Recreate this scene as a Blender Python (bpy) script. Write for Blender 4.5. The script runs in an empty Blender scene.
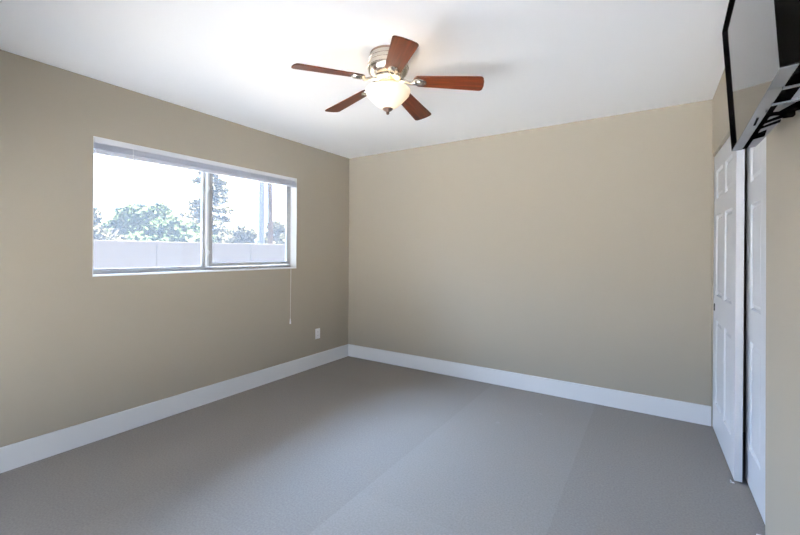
import bpy, bmesh, math, random
import numpy as np
from mathutils import Matrix, Vector

SC = bpy.context.scene
COL = SC.collection
R = math.radians

# ------------------------------------------------------------------ camera
cam_data = bpy.data.cameras.new('camera')
cam_data.sensor_width = 36.0
cam_data.lens = 36.0 * 390.8 / 800.0
cam_data.shift_y = -0.0205
cam_data.clip_start = 0.02
camera = bpy.data.objects.new('camera', cam_data)
COL.objects.link(camera)
_r = Vector((0.840, 0.543, 0.0052)).normalized()
_f = Vector((-0.543, 0.840, 0.0026)).normalized()
_u = _r.cross(_f).normalized()
_m = Matrix.Identity(4)
for i in range(3):
    _m[i][0], _m[i][1], _m[i][2] = _r[i], _u[i], -_f[i]
_m[0][3], _m[1][3], _m[2][3] = 3.158, -3.718, 1.285
camera.matrix_world = _m
SC.camera = camera

# ------------------------------------------------------------------ light
LAMP_WATTS = 1.7
# hazy white sky with the veiled sun's broad glow high over the yard (seen from the window)
SKY_LOW, SKY_HIGH = (0.74, 0.90, 1.14), (0.68, 0.87, 1.18)
SKY_BASE, SKY_RISE = 2.4, 1.0                                # radiance = BASE * (1 + RISE * sin(elevation)) + glow
GLOW, GLOW_SIGMA, GLOW_ELEV, GLOW_AZ = 25.0, 32.0, 45.0, 180.0
GLOW_C = (0.58, 0.85, 1.28)
world = bpy.data.worlds.new('hazy_sky')
SC.world = world
world.use_nodes = True
_wt = world.node_tree
_N, _L = _wt.nodes.new, _wt.links.new
_tc = _N('ShaderNodeTexCoord')
_sx = _N('ShaderNodeSeparateXYZ')
_cl = _N('ShaderNodeClamp')
_mx = _N('ShaderNodeMix')
_mx.data_type = 'RGBA'
_mx.inputs['A'].default_value = (*SKY_LOW, 1)
_mx.inputs['B'].default_value = (*SKY_HIGH, 1)


def _math(op, a, b=None, c=None):
    n = _N('ShaderNodeMath')
    n.operation = op
    for k, v in enumerate((a, b, c)):
        if v is None:
            continue
        if isinstance(v, (int, float)):
            n.inputs[k].default_value = v
        else:
            _L(v, n.inputs[k])
    return n.outputs[0]


_L(_tc.outputs['Generated'], _sx.inputs[0])
_L(_sx.outputs['Z'], _cl.inputs['Value'])
_L(_cl.outputs[0], _mx.inputs['Factor'])
_dot = _N('ShaderNodeVectorMath')
_dot.operation = 'DOT_PRODUCT'
_L(_tc.outputs['Generated'], _dot.inputs[0])
_dot.inputs[1].default_value = (math.cos(R(GLOW_AZ)) * math.cos(R(GLOW_ELEV)), math.sin(R(GLOW_AZ)) * math.cos(R(GLOW_ELEV)), math.sin(R(GLOW_ELEV)))
_ang = _math('ARCCOSINE', _math('MINIMUM', _dot.outputs['Value'], 0.99999))
_gl = _math('MULTIPLY', _math('EXPONENT', _math('MULTIPLY', _math('POWER', _math('DIVIDE', _ang, R(GLOW_SIGMA)), 2.0), -1.0)), GLOW)
_gl = _math('MULTIPLY', _gl, _math('MINIMUM', _math('MULTIPLY', _cl.outputs[0], 3.0), 1.0))
_bg = _wt.nodes['Background']
_L(_mx.outputs['Result'], _bg.inputs['Color'])
_L(_math('MULTIPLY_ADD', _cl.outputs[0], SKY_BASE * SKY_RISE, SKY_BASE), _bg.inputs['Strength'])
_bg2 = _N('ShaderNodeBackground')
_bg2.inputs['Color'].default_value = (*GLOW_C, 1)
_L(_gl, _bg2.inputs['Strength'])
_add = _N('ShaderNodeAddShader')
_L(_bg.outputs[0], _add.inputs[0])
_L(_bg2.outputs[0], _add.inputs[1])
_L(_add.outputs[0], _wt.nodes['World Output'].inputs['Surface'])

# sun from over the roof: lights the added bounce slab behind the house, never shines into the room
SUN = 250.0
_sd = bpy.data.lights.new('sun', 'SUN')
_sd.energy, _sd.angle, _sd.color = SUN, R(2.0), (1.0, 0.92, 0.80)
_so = bpy.data.objects.new('sun', _sd)
COL.objects.link(_so)
_so.rotation_euler = Vector((0.02, -0.08, -1.0)).to_track_quat('-Z', 'Y').to_euler()

SC.view_settings.view_transform = 'Standard'
SC.view_settings.look = 'None'
SC.view_settings.gamma = 1.0
SC.view_settings.use_curve_mapping = False
SC.view_settings.exposure = 0.88
SC.cycles.max_bounces = 16
SC.cycles.diffuse_bounces = 8
SC.cycles.glossy_bounces = 4
SC.cycles.transmission_bounces = 6
SC.cycles.transparent_max_bounces = 12
SC.cycles.sample_clamp_indirect = 6.0


def portal(name, loc, rot, sx, sy):
    d = bpy.data.lights.new(name, 'AREA')
    d.shape = 'RECTANGLE'
    d.size, d.size_y = sx, sy
    d.cycles.is_portal = True
    o = bpy.data.objects.new(name, d)
    COL.objects.link(o)
    o.location, o.rotation_euler = loc, rot
    return o


# ------------------------------------------------------------------ room numbers
W, H = 3.53, 2.44
YN = -4.45                                   # wall behind the camera
WY0, WY1, WZ0, WZ1 = -2.635, -0.847, 1.108, 2.055
CY0, CY1, CZ = -1.585, -0.014, 2.005         # closet opening in the right wall
BX0, BX1, BZ0, BZ1 = 0.04, 3.45, 0.03, 1.22   # added fill window in the wall behind the camera
BBH, BBT = 0.147, 0.015


# ------------------------------------------------------------------ materials
def mat(name, color, rough=0.5, metal=0.0, spec=0.5, bump=None, vary=None, coat=0.0):
    m = bpy.data.materials.new(name)
    m.use_nodes = True
    nt = m.node_tree
    b = nt.nodes['Principled BSDF']
    b.inputs['Base Color'].default_value = (*color, 1)
    b.inputs['Roughness'].default_value = rough
    b.inputs['Metallic'].default_value = metal
    b.inputs['Specular IOR Level'].default_value = spec
    b.inputs['Coat Weight'].default_value = coat
    if bump or vary:
        tc = nt.nodes.new('ShaderNodeTexCoord')
    if bump:
        sc, st, dist = bump
        n = nt.nodes.new('ShaderNodeTexNoise')
        n.inputs['Scale'].default_value = sc
        n.inputs['Detail'].default_value = 3
        bp = nt.nodes.new('ShaderNodeBump')
        bp.inputs['Strength'].default_value = st
        bp.inputs['Distance'].default_value = dist
        nt.links.new(tc.outputs['Object'], n.inputs['Vector'])
        nt.links.new(n.outputs['Fac'], bp.inputs['Height'])
        nt.links.new(bp.outputs['Normal'], b.inputs['Normal'])
    if vary:
        sc, c2 = vary
        n = nt.nodes.new('ShaderNodeTexNoise')
        n.inputs['Scale'].default_value = sc
        n.inputs['Detail'].default_value = 5
        mx = nt.nodes.new('ShaderNodeMix')
        mx.data_type = 'RGBA'
        mx.inputs['A'].default_value = (*color, 1)
        mx.inputs['B'].default_value = (*c2, 1)
        nt.links.new(tc.outputs['Object'], n.inputs['Vector'])
        nt.links.new(n.outputs['Fac'], mx.inputs['Factor'])
        nt.links.new(mx.outputs['Result'], b.inputs['Base Color'])
    return m


WALL_C = (0.385, 0.343, 0.272)
M = {}
M['wall'] = mat('beige_paint', WALL_C, 0.75, bump=(180, 0.12, 0.002))
M['ceiling'] = mat('white_ceiling_paint', (0.96, 0.955, 0.945), 0.85, bump=(150, 0.12, 0.002))
M['trim'] = mat('white_semigloss', (0.74, 0.74, 0.74), 0.35)
M['door'] = mat('white_door_paint', (0.66, 0.665, 0.68), 0.32)
M['reveal'] = mat('white_reveal_paint', (0.85, 0.85, 0.84), 0.6)
M['dark'] = mat('dark_gap', (0.02, 0.02, 0.02), 0.7)
M['aluminium'] = mat('window_aluminium', (0.46, 0.46, 0.455), 0.5, 0.0, 0.2)
M['alu_light'] = mat('window_aluminium_light', (0.75, 0.76, 0.76), 0.4, 0.2)
M['blind'] = mat('white_blind', (0.80, 0.81, 0.84), 0.4)
M['blind_slat'] = mat('blind_slats', (0.66, 0.68, 0.74), 0.4)
M['cord'] = mat('cord', (0.78, 0.76, 0.72), 0.7)
M['plastic'] = mat('white_plastic', (0.82, 0.83, 0.85), 0.35)
M['socket_dark'] = mat('socket_slots', (0.10, 0.10, 0.11), 0.6)
M['nickel'] = mat('brushed_nickel', (0.60, 0.55, 0.48), 0.25, 1.0, bump=(60, 0.1, 0.002))
M['nickel_bright'] = mat('polished_nickel', (0.74, 0.70, 0.64), 0.16, 1.0)
M['bronze'] = mat('antique_finial', (0.30, 0.20, 0.15), 0.3, 0.8)
M['black_gloss'] = mat('black_gloss', (0.008, 0.008, 0.009), 0.06, 0, 0.6)
M['black'] = mat('black_plastic', (0.0012, 0.0012, 0.0012), 0.9, spec=0.0)
M['silver'] = mat('silver_plastic', (0.22, 0.235, 0.26), 0.25, 0.5)
M['steel'] = mat('bracket_steel', (0.35, 0.35, 0.36), 0.35, 0.9)
M['garden_wall'] = mat('block_wall', (0.046, 0.034, 0.025), 0.9, vary=(2.0, (0.041, 0.030, 0.022)))
M['bounce_slab'] = mat('pale_bounce_slab', (0.70, 0.68, 0.65), 0.95, vary=(6.0, (0.64, 0.62, 0.60)))
M['gravel'] = mat('yard_dirt', (0.030, 0.027, 0.021), 0.95, vary=(6.0, (0.022, 0.020, 0.016)))
M['stucco'] = mat('pale_stucco', (0.19, 0.172, 0.166), 0.9)
M['bark'] = mat('bark', (0.03, 0.024, 0.018), 0.9, vary=(12.0, (0.02, 0.016, 0.012)))
M['pole'] = mat('pole_wood', (0.040, 0.020, 0.010), 0.95, spec=0.0, vary=(5.0, (0.032, 0.016, 0.008)))
M['pole_grey'] = mat('pole_galvanised', (0.035, 0.040, 0.050), 0.7, 0.0)
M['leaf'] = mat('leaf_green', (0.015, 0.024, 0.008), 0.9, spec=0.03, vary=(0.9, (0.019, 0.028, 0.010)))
M['leaf_far'] = mat('leaf_hazed', (0.036, 0.036, 0.021), 0.9, spec=0.03, vary=(0.8, (0.041, 0.040, 0.024)))  # leaves made paler, distance haze mixed into their colour
M['leaf_grey'] = mat('leaf_grey_green', (0.008, 0.010, 0.007), 0.9, spec=0.03, vary=(0.8, (0.011, 0.012, 0.009)))


def wood_mat():
    m = bpy.data.materials.new('mahogany_blade')
    m.use_nodes = True
    nt = m.node_tree
    b = nt.nodes['Principled BSDF']
    tc = nt.nodes.new('ShaderNodeTexCoord')
    mp = nt.nodes.new('ShaderNodeMapping')
    mp.inputs['Scale'].default_value = (2.2, 42, 20)
    n = nt.nodes.new('ShaderNodeTexNoise')
    n.inputs['Scale'].default_value = 2.0
    n.inputs['Detail'].default_value = 4
    cr = nt.nodes.new('ShaderNodeValToRGB')
    cr.color_ramp.elements[0].position = 0.35
    cr.color_ramp.elements[0].color = (0.042, 0.009, 0.003, 1)
    cr.color_ramp.elements[1].position = 0.68
    cr.color_ramp.elements[1].color = (0.115, 0.026, 0.008, 1)
    nt.links.new(tc.outputs['Object'], mp.inputs['Vector'])
    nt.links.new(mp.outputs['Vector'], n.inputs['Vector'])
    nt.links.new(n.outputs['Fac'], cr.inputs['Fac'])
    nt.links.new(cr.outputs['Color'], b.inputs['Base Color'])
    b.inputs['Roughness'].default_value = 0.40
    b.inputs['Specular IOR Level'].default_value = 0.25
    return m


M['blade'] = wood_mat()


def floor_mat():
    """taupe low-pile carpet laid in strips: faint seams, fleck of lint"""
    m = bpy.data.materials.new('taupe_carpet')
    m.use_nodes = True
    nt = m.node_tree
    N, L = nt.nodes.new, nt.links.new
    b = nt.nodes['Principled BSDF']
    b.inputs['Roughness'].default_value = 0.95
    b.inputs['Specular IOR Level'].default_value = 0.15
    tc = N('ShaderNodeTexCoord')
    br = N('ShaderNodeTexBrick')
    br.offset = 0.37
    br.inputs['Scale'].default_value = 1.0
    br.inputs['Brick Width'].default_value = 1.42
    br.inputs['Row Height'].default_value = 0.905
    br.inputs['Mortar Size'].default_value = 0.0
    br.inputs['Color1'].default_value = (0.256, 0.234, 0.216, 1)
    br.inputs['Color2'].default_value = (0.288, 0.265, 0.245, 1)
    mp = N('ShaderNodeMapping')
    mp.inputs['Rotation'].default_value = (0, 0, R(90))
    mp.inputs['Location'].default_value = (0.25, -0.040, 0)
    L(tc.outputs['Object'], mp.inputs['Vector'])
    L(mp.outputs['Vector'], br.inputs['Vector'])
    n1 = N('ShaderNodeTexNoise')
    n1.inputs['Scale'].default_value = 105
    n1.inputs['Detail'].default_value = 6
    L(tc.outputs['Object'], n1.inputs['Vector'])
    r1 = N('ShaderNodeMapRange')
    r1.inputs['From Min'].default_value = 0.3
    r1.inputs['From Max'].default_value = 0.7
    r1.inputs['To Min'].default_value = 0.89
    r1.inputs['To Max'].default_value = 1.10
    L(n1.outputs['Fac'], r1.inputs['Value'])
    mul = N('ShaderNodeVectorMath')
    mul.operation = 'SCALE'
    L(br.outputs['Color'], mul.inputs[0])
    L(r1.outputs['Result'], mul.inputs['Scale'])
    n2 = N('ShaderNodeTexNoise')
    n2.inputs['Scale'].default_value = 9
    n2.inputs['Detail'].default_value = 2
    L(tc.outputs['Object'], n2.inputs['Vector'])
    r2 = N('ShaderNodeMapRange')
    r2.inputs['From Min'].default_value = 0.735
    r2.inputs['From Max'].default_value = 0.78
    r2.inputs['To Max'].default_value = 0.22
    L(n2.outputs['Fac'], r2.inputs['Value'])
    mx = N('ShaderNodeMix')
    mx.data_type = 'RGBA'
    mx.inputs['B'].default_value = (0.5, 0.49, 0.48, 1)
    L(r2.outputs['Result'], mx.inputs['Factor'])
    L(mul.outputs['Vector'], mx.inputs['A'])
    L(mx.outputs['Result'], b.inputs['Base Color'])
    bp = N('ShaderNodeBump')
    bp.inputs['Strength'].default_value = 0.2
    bp.inputs['Distance'].default_value = 0.004
    n3 = N('ShaderNodeTexNoise')
    n3.inputs['Scale'].default_value = 220
    L(tc.outputs['Object'], n3.inputs['Vector'])
    L(n3.outputs['Fac'], bp.inputs['Height'])
    L(bp.outputs['Normal'], b.inputs['Normal'])
    return m


M['floor'] = floor_mat()


def glass_mat(name, haze, tint=(0.97, 0.98, 1.0)):
    """window glass with an optional pale veil that washes out the view: mostly clear, a little scattered light"""
    m = bpy.data.materials.new(name)
    m.use_nodes = True
    nt = m.node_tree
    for n in list(nt.nodes):
        nt.nodes.remove(n)
    N, L = nt.nodes.new, nt.links.new
    out = N('ShaderNodeOutputMaterial')
    tr = N('ShaderNodeBsdfTransparent')
    tr.inputs['Color'].default_value = (*tint, 1)
    tl = N('ShaderNodeBsdfTranslucent')
    tl.inputs['Color'].default_value = (0.95, 0.95, 0.95, 1)
    gl = N('ShaderNodeBsdfGlossy')
    gl.inputs['Roughness'].default_value = 0.02
    fr = N('ShaderNodeFresnel')
    fr.inputs['IOR'].default_value = 1.3
    a, b = N('ShaderNodeMixShader'), N('ShaderNodeMixShader')
    a.inputs['Fac'].default_value = haze
    L(tr.outputs[0], a.inputs[1])
    L(tl.outputs[0], a.inputs[2])
    L(fr.outputs[0], b.inputs['Fac'])
    L(a.outputs[0], b.inputs[1])
    L(gl.outputs[0], b.inputs[2])
    L(b.outputs[0], out.inputs['Surface'])
    return m


M['glass_clear'] = glass_mat('clear_window_glass', 0.0)
M['glass'] = glass_mat('veiled_window_glass', 0.030)  # translucent share imitates the bright haze over the outdoor view


def bowl_mat():
    m = bpy.data.materials.new('lit_frosted_glass')
    m.use_nodes = True
    nt = m.node_tree
    for n in list(nt.nodes):
        nt.nodes.remove(n)
    N, L = nt.nodes.new, nt.links.new
    out = N('ShaderNodeOutputMaterial')
    tl = N('ShaderNodeBsdfTranslucent')
    tl.inputs['Color'].default_value = (0.95, 0.88, 0.74, 1)
    df = N('ShaderNodeBsdfDiffuse')
    df.inputs['Color'].default_value = (0.84, 0.79, 0.70, 1)
    em = N('ShaderNodeEmission')
    em.inputs['Color'].default_value = (1.0, 0.86, 0.66, 1)
    em.inputs['Strength'].default_value = 0.16
    a, b = N('ShaderNodeMixShader'), N('ShaderNodeAddShader')
    a.inputs['Fac'].default_value = 0.10
    L(df.outputs[0], a.inputs[1])
    L(tl.outputs[0], a.inputs[2])
    L(a.outputs[0], b.inputs[0])
    L(em.outputs[0], b.inputs[1])
    L(b.outputs[0], out.inputs['Surface'])
    return m


M['bowl'] = bowl_mat()


# ------------------------------------------------------------------ helpers
def obj(name, bm, m, parent=None, smooth=False, bevel=0.0, segs=2):
    me = bpy.data.meshes.new(name)
    bmesh.ops.recalc_face_normals(bm, faces=bm.faces)
    if smooth:
        for f in bm.faces:
            f.smooth = True
    bm.to_mesh(me)
    bm.free()
    me.materials.append(m)
    o = bpy.data.objects.new(name, me)
    COL.objects.link(o)
    if parent:
        o.parent = parent
    if bevel:
        md = o.modifiers.new('bevel', 'BEVEL')
        md.width, md.segments = bevel, segs
        md.limit_method = 'ANGLE'
    if smooth:
        me.set_sharp_from_angle(angle=R(38))
    return o


def empty(name, loc=(0, 0, 0), rot=(0, 0, 0)):
    o = bpy.data.objects.new(name, None)
    o.empty_display_size = 0.1
    COL.objects.link(o)
    o.location, o.rotation_euler = loc, rot
    return o


def tag(o, label=None, cat=None, group=None, kind=None):
    if label: o['label'] = label
    if cat: o['category'] = cat
    if group: o['group'] = group
    if kind: o['kind'] = kind
    return o


def struct(o):
    o['kind'] = 'structure'
    return o


def box(bm, x0, x1, y0, y1, z0, z1):
    v = [bm.verts.new((x, y, z)) for z in (z0, z1) for y in (y0, y1) for x in (x0, x1)]
    for f in ((0, 1, 3, 2), (4, 6, 7, 5), (0, 4, 5, 1), (2, 3, 7, 6), (0, 2, 6, 4), (1, 5, 7, 3)):
        bm.faces.new([v[i] for i in f])
    return v


def boxes(*bs):
    bm = bmesh.new()
    for b in bs:
        box(bm, *b)
    return bm


def lathe(bm, prof, seg=48, c=(0, 0)):
    rings = []
    for r, z in prof:
        if r < 1e-5:
            rings.append([bm.verts.new((c[0], c[1], z))])
        else:
            rings.append([bm.verts.new((c[0] + r * math.cos(2 * math.pi * k / seg),
                                        c[1] + r * math.sin(2 * math.pi * k / seg), z)) for k in range(seg)])
    for A, B in zip(rings, rings[1:]):
        for k in range(seg):
            k2 = (k + 1) % seg
            if len(A) == 1 and len(B) == 1:
                continue
            if len(A) == 1:
                bm.faces.new((A[0], B[k], B[k2]))
            elif len(B) == 1:
                bm.faces.new((A[k], A[k2], B[0]))
            else:
                bm.faces.new((A[k], A[k2], B[k2], B[k]))
    return bm


def tube(bm, pts, radii, seg=10):
    pts = [Vector(p) for p in pts]
    if not hasattr(radii, '__len__'):
        radii = [radii] * len(pts)
    rings = []
    for i, p in enumerate(pts):
        t = (pts[min(i + 1, len(pts) - 1)] - pts[max(i - 1, 0)]).normalized()
        a = Vector((0, 0, 1)) if abs(t.z) < 0.9 else Vector((1, 0, 0))
        u = t.cross(a).normalized()
        w = t.cross(u).normalized()
        rings.append([bm.verts.new(p + (u * math.cos(2 * math.pi * k / seg) + w * math.sin(2 * math.pi * k / seg)) * radii[i])
                      for k in range(seg)])
    for A, B in zip(rings, rings[1:]):
        for k in range(seg):
            bm.faces.new((A[k], A[(k + 1) % seg], B[(k + 1) % seg], B[k]))
    bm.faces.new(rings[0])
    bm.faces.new(rings[-1][::-1])
    return bm


def extrude_poly(bm, pts, z0, z1):
    a = [bm.verts.new((x, y, z0)) for x, y in pts]
    b = [bm.verts.new((x, y, z1)) for x, y in pts]
    n = len(pts)
    for i in range(n):
        bm.faces.new((a[i], a[(i + 1) % n], b[(i + 1) % n], b[i]))
    bm.faces.new(a[::-1])
    bm.faces.new(b)
    return bm


# ------------------------------------------------------------------ room shell
T = 0.15
CX1 = W + 0.72                                # back of the closet
struct(obj('floor', boxes((-T, CX1 + T, YN - T, T, -0.12, 0)), M['floor']))
struct(obj('ceiling', boxes((-T, CX1 + T, YN - T, T, H, H + 0.2)), M['ceiling']))
struct(obj('wall_back', boxes((0, CX1, 0, T, 0, H)), M['wall']))
struct(obj('wall_left', boxes((-T, 0, YN - T, WY0, 0, H), (-T, 0, WY1, T, 0, H),
                              (-T, 0, WY0, WY1, 0, WZ0), (-T, 0, WY0, WY1, WZ1, H)), M['wall']))
WT = 0.11
struct(obj('wall_right', boxes((W, W + WT, CY1, 0, 0, H), (W, W + WT, CY0, CY1, CZ, H),
                               (W + 0.013, W + WT, YN, CY0, 0, H)), M['wall'], bevel=0.003))
struct(obj('wall_closet', boxes((CX1, CX1 + T, YN, T, 0, H), (W + WT, CX1, -1.95, -1.85, 0, H)), M['wall']))
struct(obj('wall_near', boxes((0, BX0, YN - T, YN, 0, H), (BX1, CX1, YN - T, YN, 0, H),
                              (BX0, BX1, YN - T, YN, 0, BZ0), (BX0, BX1, YN - T, YN, BZ1, H)), M['wall']))


def baseboard(name, b):
    return struct(obj(name, boxes(b), M['trim'], bevel=0.004))


baseboard('baseboard_left', (0, BBT, YN, -BBT, 0, BBH))
baseboard('baseboard_back', (0, W - 0.001, -BBT, 0, 0, BBH))
baseboard('baseboard_right', (W - BBT, W + 0.013, YN, CY0, 0, BBH))

# white window reveal (sides, head, sill board) lining the opening
struct(obj('trim_1', boxes((-0.085, 0.002, WY0, WY1, WZ0, WZ0 + 0.012),
                           (-0.085, 0.0005, WY0, WY0 + 0.004, WZ0 + 0.012, WZ1),
                           (-0.085, 0.0005, WY1 - 0.004, WY1, WZ0 + 0.012, WZ1),
                           (-0.085, 0.0005, WY0, WY1, WZ1 - 0.004, WZ1)), M['reveal']))
# closet jamb strip beside the back corner and the door track under the header
struct(obj('trim_2', boxes((W - 0.001, W + WT, CY1 - 0.006, -0.0005, 0, CZ)), M['wall'], bevel=0.002))
struct(obj('trim_3', boxes((W + 0.040, W + WT, CY0, CY1 - 0.012, CZ - 0.004, CZ)), M['dark']))

# ------------------------------------------------------------------ the window
win = struct(empty('window_1', (-0.10, (WY0 + WY1) / 2, WZ0)))
wy0, wy1, wz0, wz1 = WY0 + 0.004 - win.location.y, WY1 - 0.004 - win.location.y, 0.012, WZ1 - WZ0 - 0.004
# outer frame
fw_ = 0.03
obj('frame', boxes((-0.035, 0.015, wy0, wy0 + 0.012, wz0, wz1), (-0.035, 0.015, wy1 - 0.022, wy1, wz0, wz1),
                   (-0.035, 0.015, wy0 + 0.012, wy1 - 0.022, wz0, wz0 + 0.026),
                   (-0.035, 0.015, wy0 + 0.012, wy1 - 0.022, wz1 - 0.03, wz1)), M['aluminium'], win, bevel=0.002)
ym = -1.757 - win.location.y
# fixed light (left) set on the outer track
fx = struct(empty('fixed_light'))
fx.parent = win
obj('glass_pane', boxes((-0.026, -0.022, wy0 + 0.012, ym - 0.02, wz0 + 0.026, wz1 - 0.03)), M['glass'], fx)
obj('stile', boxes((-0.034, -0.004, ym - 0.055, ym - 0.02, wz0 + 0.026, wz1 - 0.03)), M['aluminium'], fx, bevel=0.002)
obj('bottom_rail', boxes((-0.034, -0.004, wy0 + 0.012, ym - 0.055, wz0 + 0.026, wz0 + 0.036)), M['aluminium'], fx, bevel=0.002)
# sliding sash (right) on the inner track
sh = empty('sliding_sash')
sh.parent = win
obj('stile', boxes((-0.004, 0.022, ym - 0.014, ym + 0.020, wz0 + 0.028, wz1 - 0.03)), M['aluminium'], sh, bevel=0.002)
tagm = obj('pull_strip', boxes((-0.004, 0.030, ym - 0.034, ym - 0.014, wz0 + 0.028, wz1 - 0.03)), M['alu_light'], sh, bevel=0.002)
obj('stile', boxes((-0.004, 0.016, wy1 - 0.055, wy1 - 0.022, wz0 + 0.028, wz1 - 0.03)), M['aluminium'], sh, bevel=0.002)
obj('bottom_rail', boxes((-0.004, 0.018, ym + 0.020, wy1 - 0.055, wz0 + 0.028, wz0 + 0.062)), M['aluminium'], sh, bevel=0.002)
obj('top_rail', boxes((-0.004, 0.018, ym + 0.020, wy1 - 0.055, wz1 - 0.06, wz1 - 0.03)), M['aluminium'], sh, bevel=0.002)
obj('glass_pane', boxes((0.004, 0.008, ym + 0.020, wy1 - 0.055, wz0 + 0.062, wz1 - 0.06)), M['glass'], sh)
for zz in (0.165, 0.715):
    bm = bmesh.new()
    box(bm, 0.030, 0.036, ym - 0.030, ym - 0.018, zz - 0.028, zz + 0.028)
    tube(bm, [(0.036, ym - 0.024, zz - 0.018), (0.046, ym - 0.024, zz - 0.006), (0.046, ym - 0.024, zz + 0.010), (0.036, ym - 0.024, zz + 0.02)], 0.005, 8)
    obj('latch', bm, M['alu_light'], sh, bevel=0.001)
portal('window_portal', (-0.17, (WY0 + WY1) / 2, (WZ0 + WZ1) / 2), (0, R(-90), 0), WZ1 - WZ0, WY1 - WY0)

# low window added in the unseen wall behind the camera to let in fill light
wn = struct(empty('fill_window', ((BX0 + BX1) / 2, YN - 0.1, BZ0)))
hw, hh = (BX1 - BX0) / 2, BZ1 - BZ0
obj('frame', boxes((-hw, -hw + 0.04, -0.03, 0.03, 0, hh), (hw - 0.04, hw, -0.03, 0.03, 0, hh), (-0.03, 0.03, -0.03, 0.03, 0.04, hh - 0.04),
                   (-hw + 0.04, hw - 0.04, -0.03, 0.03, 0, 0.04), (-hw + 0.04, hw - 0.04, -0.03, 0.03, hh - 0.04, hh)), M['alu_light'], wn, bevel=0.003)
obj('glass_pane', boxes((-hw + 0.04, -0.03, -0.003, 0.003, 0.04, hh - 0.04)), M['glass_clear'], wn)
obj('glass_pane', boxes((0.03, hw - 0.04, -0.003, 0.003, 0.04, hh - 0.04)), M['glass_clear'], wn)
portal('near_portal', ((BX0 + BX1) / 2, YN - 0.17, (BZ0 + BZ1) / 2), (R(90), 0, 0), BX1 - BX0, BZ1 - BZ0)

# ------------------------------------------------------------------ raised mini blind
BL = empty('window_blind', (0, (WY0 + WY1) / 2, WZ1))
tag(BL, 'white horizontal mini blind pulled fully up at the top of the window', 'blind')
by0, by1 = WY0 + 0.007 - BL.location.y, WY1 - 0.004 - BL.location.y


def slanted(x0, x1, y0, y1, zl0, zl1, zr0, zr1, bm=None):
    bm = bm or bmesh.new()
    v = box(bm, x0, x1, y0, y1, 0, 1)
    for q in v:
        left = q.co.y < (y0 + y1) / 2
        q.co.z = ((zl1 if q.co.z > .5 else zl0) if left else (zr1 if q.co.z > .5 else zr0))
    return bm


obj('head_rail', slanted(-0.040, 0.004, by0, by1, -0.040, -0.003, -0.034, -0.003), M['blind'], BL, bevel=0.002)
bm = bmesh.new()
ns = 12
for k in range(ns):
    a, b = k / ns, (k + 0.62) / ns
    zl = lambda t: -0.044 - t * 0.036
    zr = lambda t: -0.038 - t * 0.030
    slanted(-0.030, 0.003 if k % 3 else 0.006, by0 + 0.004, by1 - 0.003, zl(b), zl(a), zr(b), zr(a), bm)
obj('slats', bm, M['blind_slat'], BL)
obj('bottom_rail', slanted(-0.034, 0.008, by0 + 0.002, by1 - 0.002, -0.112, -0.084, -0.092, -0.071), M['blind_slat'], BL, bevel=0.003)
bm = bmesh.new()
box(bm, 0.002, 0.0075, by1 - 0.028, by1 - 0.001, -0.050, -0.006)
obj('end_bracket', bm, M['alu_light'], BL, bevel=0.002)
yc = -0.945 - BL.location.y
bm = bmesh.new()
tube(bm, [(0.014, yc, -0.03), (0.018, yc, -0.3), (0.022, yc, -0.9), (0.020, yc + 0.003, -1.47)], 0.0013, 6)
tube(bm, [(0.014, yc + 0.012, -0.03), (0.022, yc + 0.009, -0.9), (0.020, yc + 0.004, -1.47)], 0.0013, 6)
cd = obj('pull_cord', bm, M['cord'], BL)
bm = bmesh.new()
lathe(bm, [(0.0, -1.46), (0.004, -1.462), (0.005, -1.475), (0.008, -1.50), (0.0085, -1.515), (0.0, -1.517)], 14, (0.020, yc + 0.003))
obj('tassel', bm, M['plastic'], cd, smooth=True)
yw = -2.40 - BL.location.y
bm = bmesh.new()
tube(bm, [(0.012, yw, -0.03), (0.014, yw, -0.115)], 0.0028, 8)
tube(bm, [(0.014, yw, -0.115), (0.018, yw + 0.006, -0.125), (0.014, yw + 0.012, -0.118)], 0.0028, 8)
wd = obj('tilt_hook', bm, M['plastic'], BL, smooth=True)
bm = bmesh.new()
tube(bm, [(0.014, yw, -0.118), (0.016, yw - 0.003, -0.50)], 0.0016, 6)
obj('tilt_cord', bm, M['plastic'], BL, smooth=True)

# ------------------------------------------------------------------ closet doors
def six_panel_door(name, width, height, cols, rows, thick=0.035):
    """local: x = out of the face (-x is the room side), y from 0 to -width, z up"""
    root = struct(empty(name))
    bm = bmesh.new()
    ys = [0] + [c for p in cols for c in p] + [width]
    zs = [0] + [c for p in rows for c in p] + [height]
    g = [[bm.verts.new((0, -y, z)) for z in zs] for y in ys]
    panels = []
    for i in range(len(ys) - 1):
        for j in range(len(zs) - 1):
            f = bm.faces.new((g[i][j], g[i][j + 1], g[i + 1][j + 1], g[i + 1][j]))
            if i % 2 == 1 and j % 2 == 1:
                panels.append(f)
    bk = [bm.verts.new((thick, -y, z)) for y, z in ((0, 0), (0, height), (width, height), (width, 0))]
    bm.faces.new(bk)
    n, m_ = len(ys), len(zs)
    bm.faces.new([g[0][j] for j in range(m_)] + [bk[1], bk[0]])
    bm.faces.new([g[n - 1][j] for j in range(m_)][::-1] + [bk[3], bk[2]])
    bm.faces.new([g[i][0] for i in range(n)][::-1] + [bk[0], bk[3]])
    bm.faces.new([g[i][m_ - 1] for i in range(n)] + [bk[2], bk[1]])
    bmesh.ops.recalc_face_normals(bm, faces=bm.faces)
    bmesh.ops.inset_individual(bm, faces=panels, thickness=0.014, depth=-0.011)
    bmesh.ops.inset_individual(bm, faces=panels, thickness=0.012, depth=0.0)
    bmesh.ops.inset_individual(bm, faces=panels, thickness=0.022, depth=0.007)
    obj('door_leaf', bm, M['door'], root)
    return root


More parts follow.
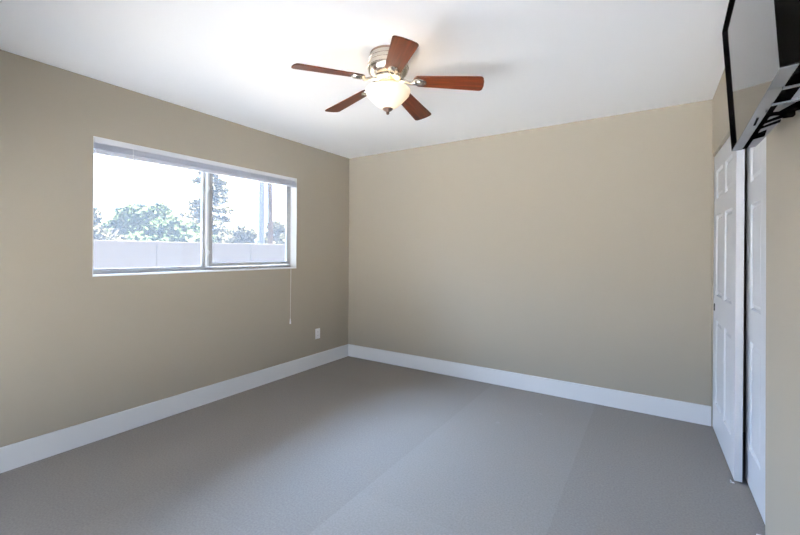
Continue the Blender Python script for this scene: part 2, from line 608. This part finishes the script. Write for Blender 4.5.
cols = [(0.115, 0.36), (0.46, 0.705)]
rows = [(0.205, 0.80), (0.975, 1.545), (1.665, 1.865)]
d1 = six_panel_door('door_1', 0.82, 1.988, cols, rows)
d1.location = (3.5335, -0.028, 0.012)
d1.rotation_euler = (0, R(0.20), R(0.9))
tag(d1, 'white six-panel sliding closet door beside the back wall, overlapping the other one in front', 'door')
d2 = six_panel_door('door_2', 0.83, 1.988, cols, rows)
d2.location = (3.606, -0.775, 0.010)
tag(d2, 'white six-panel sliding closet door half hidden behind the overlapping door and the near wall', 'door')
# finger pull: a round dark cup let into the leaf
bm = bmesh.new()
lathe(bm, [(0.0, -0.0005), (0.020, -0.0005), (0.0225, 0.0015), (0.0265, 0.003), (0.029, 0.0), (0.029, -0.001)], 28)
for v in bm.verts:
    v.co = Vector((-v.co.z, v.co.x * 0.72, v.co.y))
fp = obj('finger_pull', bm, mat('pull_dark_bronze', (0.03, 0.028, 0.026), 0.35, 0.6), d1, smooth=True)
fp.location = (0, -0.060, 0.885)
fp['label'] = 'dark bronze finger pull'

# little nylon floor guide at the front door's corner
bm = bmesh.new()
box(bm, 3.528, 3.546, -0.862, -0.851, 0, 0.004)
box(bm, 3.528, 3.533, -0.862, -0.851, 0.004, 0.013)
g_ = obj('door_guide', bm, M['plastic'], None, bevel=0.001)
tag(g_, 'small white plastic floor guide at the front closet door corner', 'door guide')

# ------------------------------------------------------------------ wall outlet
ou = empty('wall_outlet', (0, -0.531, 0.366))
tag(ou, 'white duplex wall outlet low on the window wall near the corner', 'outlet')
bm = boxes((0, 0.006, -0.036, 0.036, -0.058, 0.058))
obj('cover_plate', bm, M['plastic'], ou, bevel=0.003)
for s in (-1, 1):
    bm = bmesh.new()
    extrude_poly(bm, [(0.0165 * math.cos(R(a)) * 1.0, max(-0.0125, min(0.0125, 0.0165 * math.sin(R(a))))) for a in range(0, 360, 15)], 0.006, 0.0078)
    for v in bm.verts:
        v.co = Vector((v.co.z, v.co.x, v.co.y + s * 0.0195))
    rc = obj('receptacle', bm, M['plastic'], ou)
    bm = boxes((0.0078, 0.0081, -0.0075, -0.0055, s * 0.0195 - 0.002, s * 0.0195 + 0.007),
               (0.0078, 0.0081, 0.0055, 0.0075, s * 0.0195 - 0.002, s * 0.0195 + 0.006),
               (0.0078, 0.0081, -0.002, 0.002, s * 0.0195 - 0.009, s * 0.0195 - 0.005))
    obj('slots', bm, M['socket_dark'], rc)
bm = bmesh.new()
lathe(bm, [(0.0, 0.0), (0.003, 0.0), (0.003, 0.0012), (0.0, 0.0016)], 12)
for v in bm.verts:
    v.co = Vector((v.co.z + 0.006, v.co.x, v.co.y))
obj('screw', bm, M['alu_light'], ou)

# ------------------------------------------------------------------ ceiling fan
FX, FY = 1.857, -1.845
fan = empty('ceiling_fan', (FX, FY, H))
tag(fan, 'flush-mount ceiling fan with five reddish wood blades and a lit glass bowl', 'ceiling fan')
bm = bmesh.new()
lathe(bm, [(0.0, 0), (0.104, 0), (0.104, -0.008), (0.098, -0.010), (0.0, -0.010)], 56)
obj('mounting_ring', bm, M['bronze'], fan, smooth=True)
bm = bmesh.new()
hp = [(0.0, -0.0101), (0.100, -0.0101)]
for z, r in ((-0.012, 0.105), (-0.034, 0.111), (-0.036, 0.1085), (-0.040, 0.1085), (-0.042, 0.1135), (-0.060, 0.1185), (-0.062, 0.116), (-0.066, 0.116), (-0.068, 0.1205),
             (-0.086, 0.1215), (-0.088, 0.1185), (-0.092, 0.1175), (-0.094, 0.1195), (-0.108, 0.114), (-0.120, 0.106), (-0.131, 0.095), (-0.139, 0.083), (-0.142, 0.076)):
    hp.append((r, z))
hp.append((0.0, -0.142))
lathe(bm, hp, 64)
obj('motor_housing', bm, M['nickel'], fan, smooth=True)
bm = bmesh.new()
lathe(bm, [(0.0, -0.1421), (0.082, -0.1421), (0.086, -0.147), (0.086, -0.154), (0.080, -0.158), (0.0, -0.158)], 48)
obj('flywheel', bm, M['nickel_bright'], fan, smooth=True)
bm = bmesh.new()
lathe(bm, [(0.0, -0.1581), (0.052, -0.1581), (0.050, -0.164), (0.048, -0.198), (0.0, -0.198)], 48)
obj('switch_housing', bm, mat('switch_housing_nickel', (0.66, 0.58, 0.44), 0.4, 0.8), fan, smooth=True)
# glass bowl: an open bell, wide rim, waist and rounded base
prof = [(0.086, -0.1975), (0.105, -0.1995), (0.122, -0.2045), (0.1305, -0.213), (0.1300, -0.223), (0.1245, -0.238), (0.1125, -0.252),
        (0.1010, -0.264), (0.0905, -0.275), (0.0800, -0.286), (0.0670, -0.298), (0.0510, -0.309), (0.030, -0.317), (0.008, -0.319)]
inner = [(max(r - 0.004, 0.004), z + (0.003 if z < -0.21 else -0.003)) for r, z in prof][::-1]
bm = bmesh.new()
lathe(bm, prof + inner + [prof[0]], 56)
bmesh.ops.remove_doubles(bm, verts=bm.verts, dist=1e-6)
obj('light_bowl', bm, M['bowl'], fan, smooth=True)
bm = bmesh.new()
tube(bm, [(0, 0, -0.199), (0, 0, -0.320)], 0.0045, 10)
obj('stem', bm, M['nickel'], fan, smooth=True)
bm = bmesh.new()
lathe(bm, [(0.0, -0.318), (0.029, -0.3185), (0.030, -0.322), (0.024, -0.328), (0.014, -0.334), (0.008, -0.337), (0.0095, -0.343), (0.0085, -0.349), (0.004, -0.353), (0.0, -0.354)], 32)
obj('finial', bm, M['bronze'], fan, smooth=True)


def bulb_light(name, loc, watts):
    d = bpy.data.lights.new(name, 'POINT')
    d.energy = watts
    d.color = (1.0, 0.84, 0.66)
    d.shadow_soft_size = 0.028
    o = bpy.data.objects.new(name, d)
    COL.objects.link(o)
    o.parent = fan
    o.location = loc
    return o


for k in range(3):
    a = R(55 + 120 * k)
    bx, by = 0.030 * math.cos(a), 0.030 * math.sin(a)
    bm = bmesh.new()
    lathe(bm, [(0.0, -0.1985), (0.014, -0.1985), (0.013, -0.215), (0.0, -0.216)], 14, (bx, by))
    obj('bulb_socket', bm, M['plastic'], fan, smooth=True)
    bulb_light('bulb_light', (bx, by, -0.246), LAMP_WATTS / 3)

BW0, BW1 = 0.094, 0.126


def blade_outline():
    pts = []
    x0, x1 = 0.150, 0.552
    # root end: rounded, narrower
    for a in range(90, 271, 15):
        pts.append((x0 + 0.035 + 0.035 * math.cos(R(a)), BW0 / 2 * math.sin(R(a)) if abs(math.sin(R(a))) < 1 else BW0 / 2 * math.sin(R(a))))
    # tip: slightly bowed end with rounded corners
    rc = 0.022
    yb = BW1 / 2
    for a in range(-90, 1, 15):
        pts.append((x1 - rc + rc * math.cos(R(a)) - 0.004, -yb + rc + rc * math.sin(R(a))))
    pts.append((x1, -0.02))
    pts.append((x1, 0.02))
    for a in range(0, 91, 15):
        pts.append((x1 - rc + rc * math.cos(R(a)) - 0.004, yb - rc + rc * math.sin(R(a))))
    return pts


def make_blade(ang, droop, pitch=-12.5):
    hub = empty('blade')
    hub.parent = fan
    hub.location = (0, 0, -0.152)
    bl = hub
    # the blade board itself
    bm = bmesh.new()
    extrude_poly(bm, blade_outline(), -0.003, 0.003)
    bd = obj('blade_board', bm, M['blade'], bl, bevel=0.002)
    bd.rotation_euler = (R(pitch), 0, 0)
    # iron: arm from the hub, widening to an oval medallion under the blade
    bm = bmesh.new()
    tube(bm, [(0.070, 0, -0.001), (0.098, 0, -0.001), (0.118, 0, -0.006), (0.136, 0, -0.0125), (0.160, 0, -0.011)], [0.013, 0.011, 0.009, 0.010, 0.012], 12)
    for v in bm.verts:
        v.co.z = v.co.z * 1.0
    ir = obj('blade_iron', bm, M['nickel_bright'], bl, smooth=True)
    bm = bmesh.new()
    lathe(bm, [(0.0, -0.016), (0.36, -0.0155), (0.50, -0.0105), (0.62, -0.011), (0.80, -0.0135), (0.95, -0.010), (1.0, -0.0032), (0.0, -0.0032)], 36)
    for v in bm.verts:
        v.co.x = v.co.x * 0.043 + 0.186
        v.co.y = v.co.y * 0.030
    md = obj('medallion', bm, M['nickel'], bl, smooth=True)
    md.rotation_euler = (R(pitch), 0, 0)
    hub.rotation_euler = (0, R(droop), R(ang))
    return hub


for ang, droop in ((25.2, 5.2), (96.6, 5.2), (169.6, 5.3), (241.0, 4.2), (313.4, 5.5)):
    make_blade(ang, droop)

# ------------------------------------------------------------------ television on the right wall
s_, t_ = R(-1.992), R(3.624)
av = Vector((math.sin(s_), -math.cos(s_), 0))
nv = Vector((-math.cos(s_), -math.sin(s_), 0))
uv = Vector((0, 0, 1)) * math.cos(t_) + nv * math.sin(t_)
nn = av.cross(uv)
TW, TH = 0.823, 0.468
BLc = Vector((3.411, -1.769, 1.679))
tv = empty('television')
mt = Matrix.Identity(4)
org = BLc + av * TW / 2
for i in range(3):
    mt[i][0], mt[i][1], mt[i][2], mt[i][3] = av[i], uv[i], nn[i], org[i]
tv.matrix_world = mt
tag(tv, 'wall-mounted flat television tilted down on the right wall beside the closet', 'television')
hw = TW / 2
b_, lip, dep = 0.004, 0.009, 0.046
# lip frame standing proud of the screen
obj('bezel', boxes((-hw, -hw + b_, 0, TH, -dep, 0), (hw - b_, hw, 0, TH, -dep, 0),
                   (-hw + b_, hw - b_, TH - b_, TH, -dep, 0), (-hw + b_, hw - b_, 0.0005, b_, -dep, -lip + 0.004)), M['black'], tv, bevel=0.002)
obj('screen', boxes((-hw + b_, hw - b_, b_, TH - b_, -lip - 0.004, -lip)), M['black_gloss'], tv)
# silver underside strip
bm = boxes((-hw + 0.002, hw - 0.002, -0.002, 0.0005, -0.030, 0.0))
obj('bottom_trim', bm, M['silver'], tv, bevel=0.001)
# rear shell: shallow at the ends, swelling to the middle
bm = bmesh.new()
nx = 24
secs = []
for i in range(nx + 1):
    t = i / nx
    x = -hw + 0.004 + t * (TW - 0.008)
    d = 0.076 + 0.011 * math.sin(math.pi * min(1, max(0, t))) ** 0.7
    d0 = 0.028
    row = [(x, 0.001, -d0), (x, 0.001, -d + 0.008), (x, 0.010, -d), (x, TH - 0.03, -d), (x, TH - 0.004, -d + 0.02), (x, TH - 0.004, -d0)]
    secs.append([bm.verts.new(p) for p in row])
for A, B in zip(secs, secs[1:]):
    for k in range(5):
        bm.faces.new((A[k], A[k + 1], B[k + 1], B[k]))
    bm.faces.new((A[5], A[0], B[0], B[5]))
bm.faces.new(secs[0])
bm.faces.new(secs[-1][::-1])
obj('rear_shell', bm, mat('rear_shell_grey', (0.20, 0.21, 0.22), 0.3, 0.3), tv, smooth=True)


obj('side_panel', boxes((hw - 0.0038, hw + 0.0008, 0.002, TH - 0.002, -0.084, -0.006)), M['black'], tv, bevel=0.001)


def under(name, poly, y0, y1, m):
    """poly in (a from the far end, n) on the underside"""
    bm = bmesh.new()
    a = [bm.verts.new((x - hw, y0, z)) for x, z in poly]
    b = [bm.verts.new((x - hw, y1, z)) for x, z in poly]
    n = len(poly)
    for i in range(n):
        bm.faces.new((a[i], a[(i + 1) % n], b[(i + 1) % n], b[i]))
    bm.faces.new(a[::-1])
    bm.faces.new(b)
    return obj(name, bm, m, tv)


for p in ([(0.565, -0.030), (0.668, -0.030), (0.668, -0.062), (0.565, -0.062)],
          [(0.690, -0.031), (0.770, -0.031), (0.770, -0.056), (0.690, -0.056)],
          [(0.150, -0.032), (0.205, -0.030), (0.258, -0.062), (0.180, -0.068)]):
    under('vent', p, -0.003, 0.002, M['black'])
under('vent', [(0.285, -0.034), (0.30, -0.034), (0.365, -0.078), (0.34, -0.080)], -0.0025, 0.002, M['black'])
under('vent', [(0.345, -0.034), (0.365, -0.034), (0.425, -0.080), (0.395, -0.081)], -0.0025, 0.002, M['black'])
under('vent', [(0.425, -0.036), (0.44, -0.036), (0.47, -0.078), (0.45, -0.080)], -0.0025, 0.002, M['black'])
under('control_slot', [(0.36, -0.017), (0.44, -0.014), (0.44, -0.019), (0.36, -0.022)], -0.0035, 0, M['black'])
for x in (0.555, 0.680):
    under('rib', [(x - 0.004, -0.028), (x + 0.004, -0.028), (x + 0.006, -0.080), (x - 0.002, -0.080)], -0.006, 0.002, M['silver'])

# bracket between the set and the wall
br = empty('wall_bracket', (W, -2.19, 1.72))
tag(br, 'black steel tilting bracket holding the television on the right wall', 'bracket')
obj('wall_plate', boxes((-0.006, 0, -0.22, 0.22, 0.02, 0.10), (-0.006, 0, -0.22, 0.22, 0.24, 0.32), (-0.006, 0, -0.03, 0.03, 0.10, 0.24)), M['steel'], br, bevel=0.002)
for yy in (-0.14, 0.14):
    bm = bmesh.new()
    box(bm, -0.052, -0.006, yy - 0.012, yy + 0.012, -0.01, 0.35)
    for v in bm.verts:
        if v.co.x < -0.03:
            v.co.x += -0.010 + (v.co.z + 0.01) * -0.066
    obj('tilt_rail', bm, M['black'], br, bevel=0.002)
bm = bmesh.new()
tube(bm, [(-0.108, -0.062, -0.046), (-0.080, -0.060, -0.048), (-0.050, -0.095, -0.044), (-0.030, -0.115, -0.020), (-0.020, -0.10, 0.03)], [0.004, 0.006, 0.012, 0.014, 0.012], 10)
obj('release_pull', bm, M['black'], br, smooth=True)

# ------------------------------------------------------------------ the yard outside
struct(obj('ground', boxes((-60, 40, -40, 60, -0.30, -0.15)), M['gravel']))
struct(obj('ground_bounce_slab', boxes((-3, 8, -9.0, YN - T - 0.01, -0.15, -0.09)), M['bounce_slab']))  # unseen pale slab, added to bounce sunlight up through the rear window
GWX = -9.9
bm = boxes((GWX - 0.15, GWX, -16, 24, -0.15, 1.52))
gw = struct(obj('garden_wall', bm, M['garden_wall']))
tag(gw, 'long grey block wall across the yard outside the window', 'garden wall')
bm = boxes((GWX - 0.18, GWX + 0.03, -16, 24, 1.52, 1.575))
obj('coping', bm, M['garden_wall'], gw, bevel=0.004)
for yy in (-4.32, -0.90, 2.53, 5.95, 9.37, 12.8):
    obj('pilaster', boxes((GWX, GWX + 0.03, yy - 0.1, yy + 0.1, -0.15, 1.52)), M['garden_wall'], gw)
# pale low outbuilding beyond the wall
nb = empty('outbuilding', (-27, 2.2, -0.15))
tag(nb, 'pale pink low flat-roofed outbuilding beyond the garden wall', 'outbuilding')
obj('wall', boxes((-3, 3, -7, 6.3, 0, 2.2)), M['stucco'], nb)
obj('roof', boxes((-3.3, 3.3, -7.3, 6.6, 2.2, 2.45)), M['stucco'], nb, bevel=0.02)


def leaves(name, blobs, n, size, m, parent, seed):
    rng = np.random.default_rng(seed)
    vs, fs = [], []
    wts = np.array([b[3] * b[4] for b in blobs])
    cnt = np.maximum(8, (wts / wts.sum() * n).astype(int))
    for (bx, by, bz, rx, rz), c in zip(blobs, cnt):
        d = rng.normal(size=(c, 3))
        d /= np.linalg.norm(d, axis=1)[:, None]
        rad = rng.uniform(0.45, 1.05, c) ** 0.5
        P = np.stack([bx + d[:, 0] * rx * rad, by + d[:, 1] * rx * rad, bz + d[:, 2] * rz * rad], 1)
        a = rng.normal(size=(c, 3)); a /= np.linalg.norm(a, axis=1)[:, None]
        b = rng.normal(size=(c, 3)); b -= (b * a).sum(1)[:, None] * a; b /= np.linalg.norm(b, axis=1)[:, None]
        s = size * rng.uniform(0.6, 1.3, c)[:, None]
        k = len(vs)
        Q = np.stack([P - a * s, P + b * s * .45, P + a * s, P - b * s * .45], 1).reshape(-1, 3)
        vs.extend(Q.tolist())
        fs.extend([(k + 4 * i, k + 4 * i + 1, k + 4 * i + 2, k + 4 * i + 3) for i in range(c)])
    me = bpy.data.meshes.new(name)
    me.from_pydata(vs, [], fs)
    me.materials.append(m)
    o = bpy.data.objects.new(name, me)
    COL.objects.link(o)
    o.parent = parent
    return o


def broadleaf(name, x, y, h, w, label, m, seed, n=6000, cat='tree', leaf=0.13):
    rnd = random.Random(seed)
    t = empty(name, (x, y, -0.15))
    tag(t, label, cat, None)
    bm = bmesh.new()
    tube(bm, [(0, 0, 0), (0.05, 0.03, h * .3), (0.02, -0.04, h * .6)], [0.14, 0.11, 0.06], 10)
    for k in range(5):
        a = rnd.uniform(0, 6.28)
        tube(bm, [(0.03, 0, h * .3), (math.cos(a) * w * .18, math.sin(a) * w * .18, h * .5), (math.cos(a) * w * .32, math.sin(a) * w * .32, h * .72)], [0.07, 0.05, 0.02], 7)
    obj('trunk', bm, M['bark'], t, smooth=True)
    bl = []
    for k in range(30):
        a, q = rnd.uniform(0, 6.28), rnd.uniform(0, 1) ** .5
        rr = q * w * .42
        z = h * (0.30 + 0.52 * (1 - q * q) * rnd.uniform(.35, 1.0) + 0.10 * rnd.random())
        s = w * rnd.uniform(.10, .16)
        bl.append((rr * math.cos(a), rr * math.sin(a), z, s, s * .8))
    leaves('foliage', bl, n, leaf, m, t, seed)
    return t


def conifer(name, x, y, h, w, label, m, seed, n=7000):
    rnd = random.Random(seed)
    t = empty(name, (x, y, -0.15))
    tag(t, label, 'tree', None)
    bm = bmesh.new()
    tube(bm, [(0, 0, 0), (0.05, 0, h * .5), (0, 0, h * .98)], [0.22, 0.14, 0.03], 10)
    bl = []
    z = h * .14
    while z < h * .97:
        f = min(1.0, (h - z) / h * 1.35) ** 0.8
        for k in range(7):
            a = rnd.uniform(0, 6.28)
            L = w / 2 * f * rnd.uniform(.65, 1.05)
            ex, ey = math.cos(a) * L, math.sin(a) * L
            tube(bm, [(0, 0, z), (ex * .6, ey * .6, z + .05), (ex, ey, z - .1)], [0.05, 0.03, 0.012], 6)
            for q in (0.4, 0.65, 0.9):
                bl.append((ex * q, ey * q, z + rnd.uniform(-.1, .1), 0.20 * w / 3 * rnd.uniform(.8, 1.3), 0.20))
        z += h * .055
    obj('trunk', bm, M['bark'], t, smooth=True)
    leaves('foliage', bl, n, 0.14, m, t, seed)
    return t


broadleaf('broadleaf_tree', -18.7, 6.4, 4.3, 5.6, 'rounded green tree behind the garden wall in the left window pane', M['leaf'], 3, 26000, leaf=0.15)
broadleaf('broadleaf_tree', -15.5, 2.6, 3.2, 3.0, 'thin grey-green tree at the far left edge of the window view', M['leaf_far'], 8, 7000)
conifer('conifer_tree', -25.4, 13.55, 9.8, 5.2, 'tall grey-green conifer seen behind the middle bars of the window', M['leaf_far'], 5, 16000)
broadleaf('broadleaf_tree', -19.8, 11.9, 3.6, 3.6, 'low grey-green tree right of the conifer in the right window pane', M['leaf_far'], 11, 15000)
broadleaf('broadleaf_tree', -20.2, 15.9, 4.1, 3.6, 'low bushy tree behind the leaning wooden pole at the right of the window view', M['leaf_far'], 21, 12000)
bm = bmesh.new()
tube(bm, [(0, 0, 0), (-0.03, 0.0, 3.5), (-0.16, 0.0, 8.0)], [0.17, 0.15, 0.12], 14)
po = obj('utility_pole', bm, M['pole'], None, smooth=True)
po.location = (-16.55, 12.12, -0.15)
tag(po, 'slightly leaning brown wooden pole rising behind the garden wall', 'pole')
bm = bmesh.new()
tube(bm, [(0, 0, 0), (0, 0, 7.0)], [0.15, 0.14], 14)
po = obj('steel_post', bm, M['pole_grey'], None, smooth=True)
po.location = (-13.62, 9.20, -0.15)
tag(po, 'straight bluish grey post standing just left of the wooden pole', 'post')
